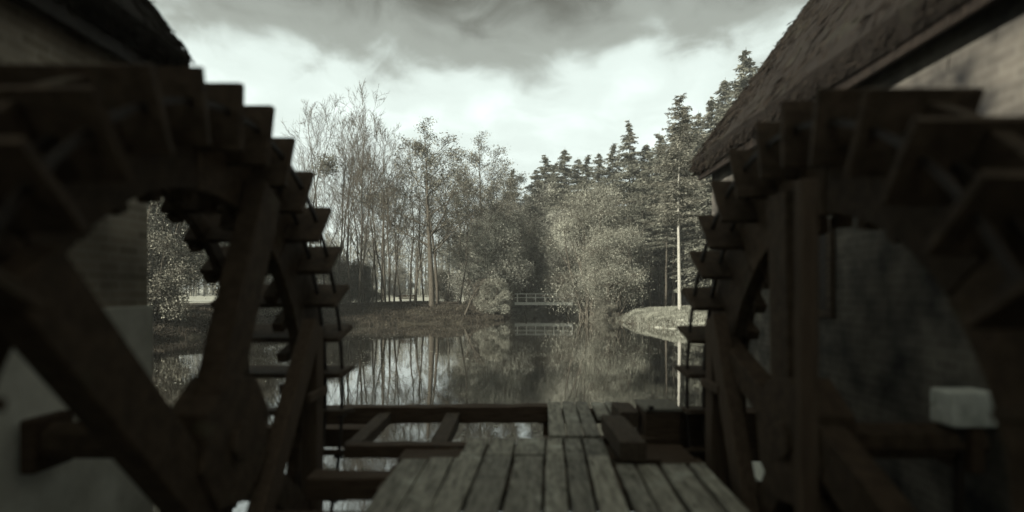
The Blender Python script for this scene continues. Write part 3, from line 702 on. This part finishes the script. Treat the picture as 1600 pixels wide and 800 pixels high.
# --- bushy masses
GS = 'bushes and thickets round the pond'
wil = bush(61, 9.5, 13.5, 7, 75000, .125, lobes=75, hang=.5, asp=.35)
wil2 = bush(62, 8, 9, 6, 50000, .12, lobes=46, asp=.4)
shr = [bush(s, 3.2, 2.2, 2.6, 9000, .08, lobes=14, floor=0) for s in (63, 64)]
thk = bush(65, 6, 4.2, 4.5, 22000, .10, lobes=26, floor=0)
def bushp(name, ms, px, Y, sc, rz, lb, mt, sz=None, X=None, z=None):
    x = PX(px, Y) if X is None else X
    root = empty(name, (x, Y, (H(x, Y) if z is None else z)-.1), rz); root.scale = (sc, sc, sz or sc); tag(root, lb, 'bush', GS)
    for nm, me, m_ in zip(('stems', 'leaves'), ms, (M['twig'], mt)):
        o = bpy.data.objects.new(nm, me); col.objects.link(o); o.parent = root
        if not me.materials: me.materials.append(m_)
        if me.materials[0] != m_: o.material_slots[0].link = 'OBJECT'; o.material_slots[0].material = m_
bushp('willow_bush', wil, 925, 57, 1.08, 0, 'big pale willow bush overhanging the channel, tallest of the bushes', M['leaf'])
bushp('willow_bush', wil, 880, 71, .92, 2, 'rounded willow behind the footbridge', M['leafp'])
bushp('willow_bush', wil2, 962, 53, .95, 1, 'pale bush at the foot of the dark pines', M['leaf'])
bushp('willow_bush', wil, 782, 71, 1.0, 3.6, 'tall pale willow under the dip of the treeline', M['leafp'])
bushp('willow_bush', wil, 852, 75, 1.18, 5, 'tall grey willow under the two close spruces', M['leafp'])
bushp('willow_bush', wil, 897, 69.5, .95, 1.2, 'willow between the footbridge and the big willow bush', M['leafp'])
for k, (px, Y, sc, lb) in enumerate(((1000, 72, 1.3, 'undergrowth clump behind the dark pines, by the willow'), (1030, 76, 1.4, 'undergrowth clump behind the dark pines, in the middle'), (1062, 72, 1.3, 'undergrowth clump behind the pale trunk'), (1095, 70, 1.4, 'undergrowth clump behind the upper paddles'), (1130, 66, 1.4, 'undergrowth clump behind the right-hand wheel'))):
    bushp('thicket', thk, px, Y, sc, k*1.3, lb, M['leafd'])
bushp('willow_bush', wil2, 812, 70, 1.05, .4, 'grey bush left of the footbridge, under the small spruce', M['leaf'])
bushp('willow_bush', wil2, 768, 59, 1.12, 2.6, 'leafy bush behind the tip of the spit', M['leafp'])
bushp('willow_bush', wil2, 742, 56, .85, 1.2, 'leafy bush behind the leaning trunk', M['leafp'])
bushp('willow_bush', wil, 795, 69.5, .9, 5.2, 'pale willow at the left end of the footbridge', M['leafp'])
bushp('willow_bush', wil2, 845, 78, 1.2, 4, 'dull bush closing the far end of the channel', M['leafd'])
bushp('thicket', thk, 765, 52, .8, 0, 'low thicket on the tip of the spit by the leaning trunk', M['leaf'])
bushp('thicket', thk, 800, 67.5, .9, 1, 'thicket beside the left end of the footbridge', M['leaf'])
bushp('thicket', thk, 836, 70.5, .62, 4, 'added pale thicket for the lit bank under the left half of the footbridge', M['leafp'])  # pale leaves here and below stand in for lit patches of bank
bushp('thicket', thk, 874, 70.8, .6, 2, 'added pale thicket for the lit bank under the right half of the footbridge', M['leafp'])
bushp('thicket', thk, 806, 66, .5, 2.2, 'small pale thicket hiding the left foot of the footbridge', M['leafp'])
bushp('thicket', thk, 905, 66, .8, 3, 'thicket at the right end of the footbridge', M['leaf'])
bushp('thicket', thk, 935, 52.5, .62, 5, 'low dark thicket under the big willow, at the water', M['leafd'])
bushp('shrub', shr[0], 950, 50.5, .75, 2, 'small shrub trailing in the water at the left of the grassy bank', M['leafd'])
for k, (px, Y, sc, lb) in enumerate(((500, 54, 1.25, 'scrub seen between the upper paddles'), (535, 58, 1.1, 'scrub behind the leaning clump of trees'), (570, 62, 1.1, 'scrub behind the close trio of trunks'), (700, 66, .9, 'scrub beyond the broad oak'), (622, 118, 1.5, 'dark hedge beyond the bright meadow'), (560, 112, 1.6, 'long hedge beyond the meadow behind the clump'), (680, 120, 1.5, 'hedge beyond the meadow behind the broad oak'))):
    bushp('thicket', thk, px, Y, sc, k, lb, M['leafd'])
# left bank behind the wheel
for k, (X_, Y, sc, ms, mt, lb) in enumerate((
    (-20.5, 31, 1.15, thk, M['leafd'], 'dark bank bush seen between two wheel spokes'),
    (-17.5, 37.5, 1.0, thk, M['leafd'], 'dark bank bush low behind the wheel rim'),
    (-15.5, 42, .8, thk, M['leafd'], 'dark bank bush where the spit begins'),
    (-16.5, 19.5, .8, thk, M['leafd'], 'dark bank bush beside the end of the brick wall'),
    (-20.5, 25, 1.0, thk, M['leafd'], 'dark bank bush past the end of the brick wall'),
    (-24, 36, 1.2, wil2, M['leaf'], 'pale leafy willow filling the wheel arch'),
    (-21, 44, 1.15, wil2, M['leaf'], 'pale willow seen past the second spoke'),
    (-30, 33, 1.3, wil2, M['leaf'], 'pale willow by the brick corner'),
    (-29, 46, 1.15, wil, M['leaf'], 'tall pale willow behind the wheel arch'))):
    bushp('willow_bush' if ms is not thk else 'thicket', ms, 0, Y, sc, k*1.1, lb, mt, X=X_)
for k, (X_, Y, sc) in enumerate(((25, 32, 1.2), (21, 40, .8), (28, 20, 1.2))):
    bushp('willow_bush', wil2, 0, Y, sc, k, ('leafy bush behind the right-hand wheel', 'leafy bush right of the pale trunk', 'leafy bush behind the thatched mill')[k], M['leafd'], X=X_)

# --- far wood as one mass
rs = np.random.RandomState(77); P0, P1, A, B, C = [], [], [], [], []
for k in range(650):
    y = rs.uniform(125, 165); x = rs.uniform(-150, 60); h = rs.uniform(12, 17.5)*(1 if x < -12 else 1.0); g = H(x, y)
    P0.append((x, y, g)); P1.append((x+rs.normal()*.4, y, g+h)); A.append(.2); B.append(.03)
    m = 150; t = rs.uniform(.12, 1, m); a = rs.uniform(0, 2*pi, m); r = rs.uniform(.1, 1, m)*3.0*np.sin(np.clip(t, 0, 1)*2.6+.25)
    C.append(np.stack([x+np.cos(a)*r, y+np.sin(a)*r, g+h*t], 1))
C = np.concatenate(C); Dn = np.tile([0, 0, 1.], (len(C), 1))
wd = join([tubes(P0, P1, A, B, 4), cards(C, .9, rs, .16, Dn, .6)])
tag(link('far_woods', mesh_np('far_woods', *wd), M['leafd']), 'leafless grey wood beyond the meadow', 'woods', kind='stuff')
# --- rough grass and fallen litter on the banks
rs = np.random.RandomState(78)
def scatter(n, x0, x1, y0, y1, dmin, dmax, sz, asp, jit):
    x = rs.uniform(x0, x1, n); y = rs.uniform(y0, y1, n); d = pond_sd(x, y); k = (d > dmin) & (d < dmax); x, y = x[k], y[k]; z = hz(x, y)
    return cards(np.stack([x, y, z+sz*.3], 1), sz, rs, asp, np.tile([0, 0, 1.], (len(x), 1)), jit)
ga = scatter(60000, 9, 24, 33, 50, -.2, 9, .30, .10, .55)
tag(link('bank_grass', mesh_np('bank_grass', *ga), mat('dry_grass', (.07, .07, .052), (.24, .24, .19), 1, bump=0, island=.4)), 'sunlit dry grass on the right bank', 'grass', kind='stuff')
gb = scatter(90000, -24, 0, 28, 62, -.1, 13, .26, .14, .9)
tag(link('spit_undergrowth', mesh_np('spit_undergrowth', *gb), mat('brown_litter', (.018, .014, .009), (.060, .052, .037), 1, bump=0, island=.5)), 'brown undergrowth and litter on the left spit', 'undergrowth', kind='stuff')

# ------------------------------------------------------------------ footbridge
fb = empty('footbridge', (PX(822, 65), 65, 0), R(-3)); tag(fb, 'small pale timber footbridge with post rails over the channel', 'footbridge')
zd = EYE-(472-458)*66/870; LB = 5.4
MB().box(-1.3, LB, -.55, .55, zd-.14, zd).build('deck', M['whitewood'], fb)
for y in (-.62, .58):
    MB().box(-1.3, LB, y, y+.07, zd-.32, zd-.12).build('girder', M['whitewood'], fb)
    for z in (.93, .50): MB().box(-1.3, LB, y+.005, y+.055, zd+z, zd+z+.08).build('rail', M['whitewood'], fb)
    for k in range(7):
        x = LB-.05-k*1.06; MB().box(x-.05, x+.05, y-.06, y+.003, zd-.30, zd+1.03).build('post', M['whitewood'], fb)
for x in (0, 4.9):
    MB().box(x-.09, x+.09, -.5, .5, -.8, zd-.14).build('pier', M['bark'], fb)
# ------------------------------------------------------------------ bench
bx, by = PX(637, 52.5), 52.5; bz = H(bx, by)
bn = empty('park_bench', (bx, by, bz)); tag(bn, 'dark slatted park bench on the spit between bare trunks', 'bench')
mb = MB(); [mb.box(-.8, .8, -.22+k*.12, -.12+k*.12, .43, .46) for k in range(4)]; mb.build('seat', M['beam'], bn)
mb = MB(); [mb.box(-.8, .8, -.28, -.25, .56+k*.13, .66+k*.13) for k in range(3)]; mb.build('backrest', M['beam'], bn)
for s in (-.68, .68):
    for y in (-.25, .2): MB().box(s-.035, s+.035, y-.035, y+.035, -.1, .425 if y > 0 else .95).build('leg', M['beam'], bn)

# ------------------------------------------------------------------ haze
hm = bpy.data.materials.new('haze'); hm.use_nodes = True; hn = hm.node_tree; hn.nodes.clear()
pv = hn.nodes.new('ShaderNodeVolumePrincipled'); pv.inputs['Color'].default_value = (.90, .92, .86, 1); pv.inputs['Density'].default_value = .0013; pv.inputs['Anisotropy'].default_value = .3
ho = hn.nodes.new('ShaderNodeOutputMaterial'); hn.links.new(pv.outputs[0], ho.inputs['Volume'])
hb = MB().box(-260, 260, -40, 260, -3.2, 32).build('haze', hm); tag(hb, kind='stuff')

# fallen leaves on the planks
rs = np.random.RandomState(90); n = 150; P = np.stack([rs.uniform(-1.0, 1.3, n), rs.uniform(3, 5.7, n), np.full(n, DK+.010)], 1)
a = rs.uniform(0, 2*pi, n); l = rs.uniform(.012, .03, n); V = []
for k in range(n):
    for q, m_ in ((0, 1), (1, .55), (2, 1), (3, .55)): V.append(P[k] + [cos(a[k]+q*pi/2)*l[k]*m_, sin(a[k]+q*pi/2)*l[k]*m_, rs.uniform(0, .008)])
tag(link('fallen_leaves', mesh_np('fallen_leaves', V, (np.arange(n)*4)[:, None] + np.array([[0, 1, 2, 3]])), M['leafd']), 'small fallen leaves scattered on the planks', 'leaves', kind='stuff')

# floating leaves and scum on the near water, reeds along the banks
rs = np.random.RandomState(91); n = 9000; X_ = rs.uniform(-14, 16, n); Y_ = 7+rs.uniform(0, 1, n)**1.3*36; k = (pond_sd(X_, Y_) < -.3) & (np.sin(X_*.7+Y_*.22)+np.sin(Y_*.35-X_*.2)+rs.normal(size=n)*.5 > .2)
X_, Y_ = X_[k], Y_[k]; n = len(X_); V = np.zeros((n, 4, 3)); a = rs.uniform(0, 2*pi, n); l = rs.uniform(.015, .05, n)
for q in range(4): V[:, q, 0] = X_+np.cos(a+q*pi/2)*l*(1, .6)[q % 2]; V[:, q, 1] = Y_+np.sin(a+q*pi/2)*l*(1, .6)[q % 2]; V[:, q, 2] = .005
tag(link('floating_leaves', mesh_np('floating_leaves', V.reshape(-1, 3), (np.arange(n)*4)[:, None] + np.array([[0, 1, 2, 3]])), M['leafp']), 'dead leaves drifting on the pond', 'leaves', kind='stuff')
g1 = scatter(90000, -20, 20, 30, 66, -.3, .5, .40, .06, .35)
tag(link('reeds', mesh_np('reeds', *g1), bpy.data.materials['brown_litter']), 'thin reeds and sedge along the waterline', 'reeds', kind='stuff')
# nail heads over the joists
mb = MB()
for yj in (2.48, 3.38, 4.5, 4.95, 5.28, 5.66):
    for a_, b_ in zip(e0[:-1], e0[1:]):
        for x in (a_+.045, b_-.045):
            x += (yj-5.75)*YW+rnd.uniform(-.008, .008); y = yj+rnd.uniform(-.015, .015); mb.box(x-.005, x+.005, y-.005, y+.005, DK-.004, DK+.012)
mb.build('nail_heads', M['iron'], deck)
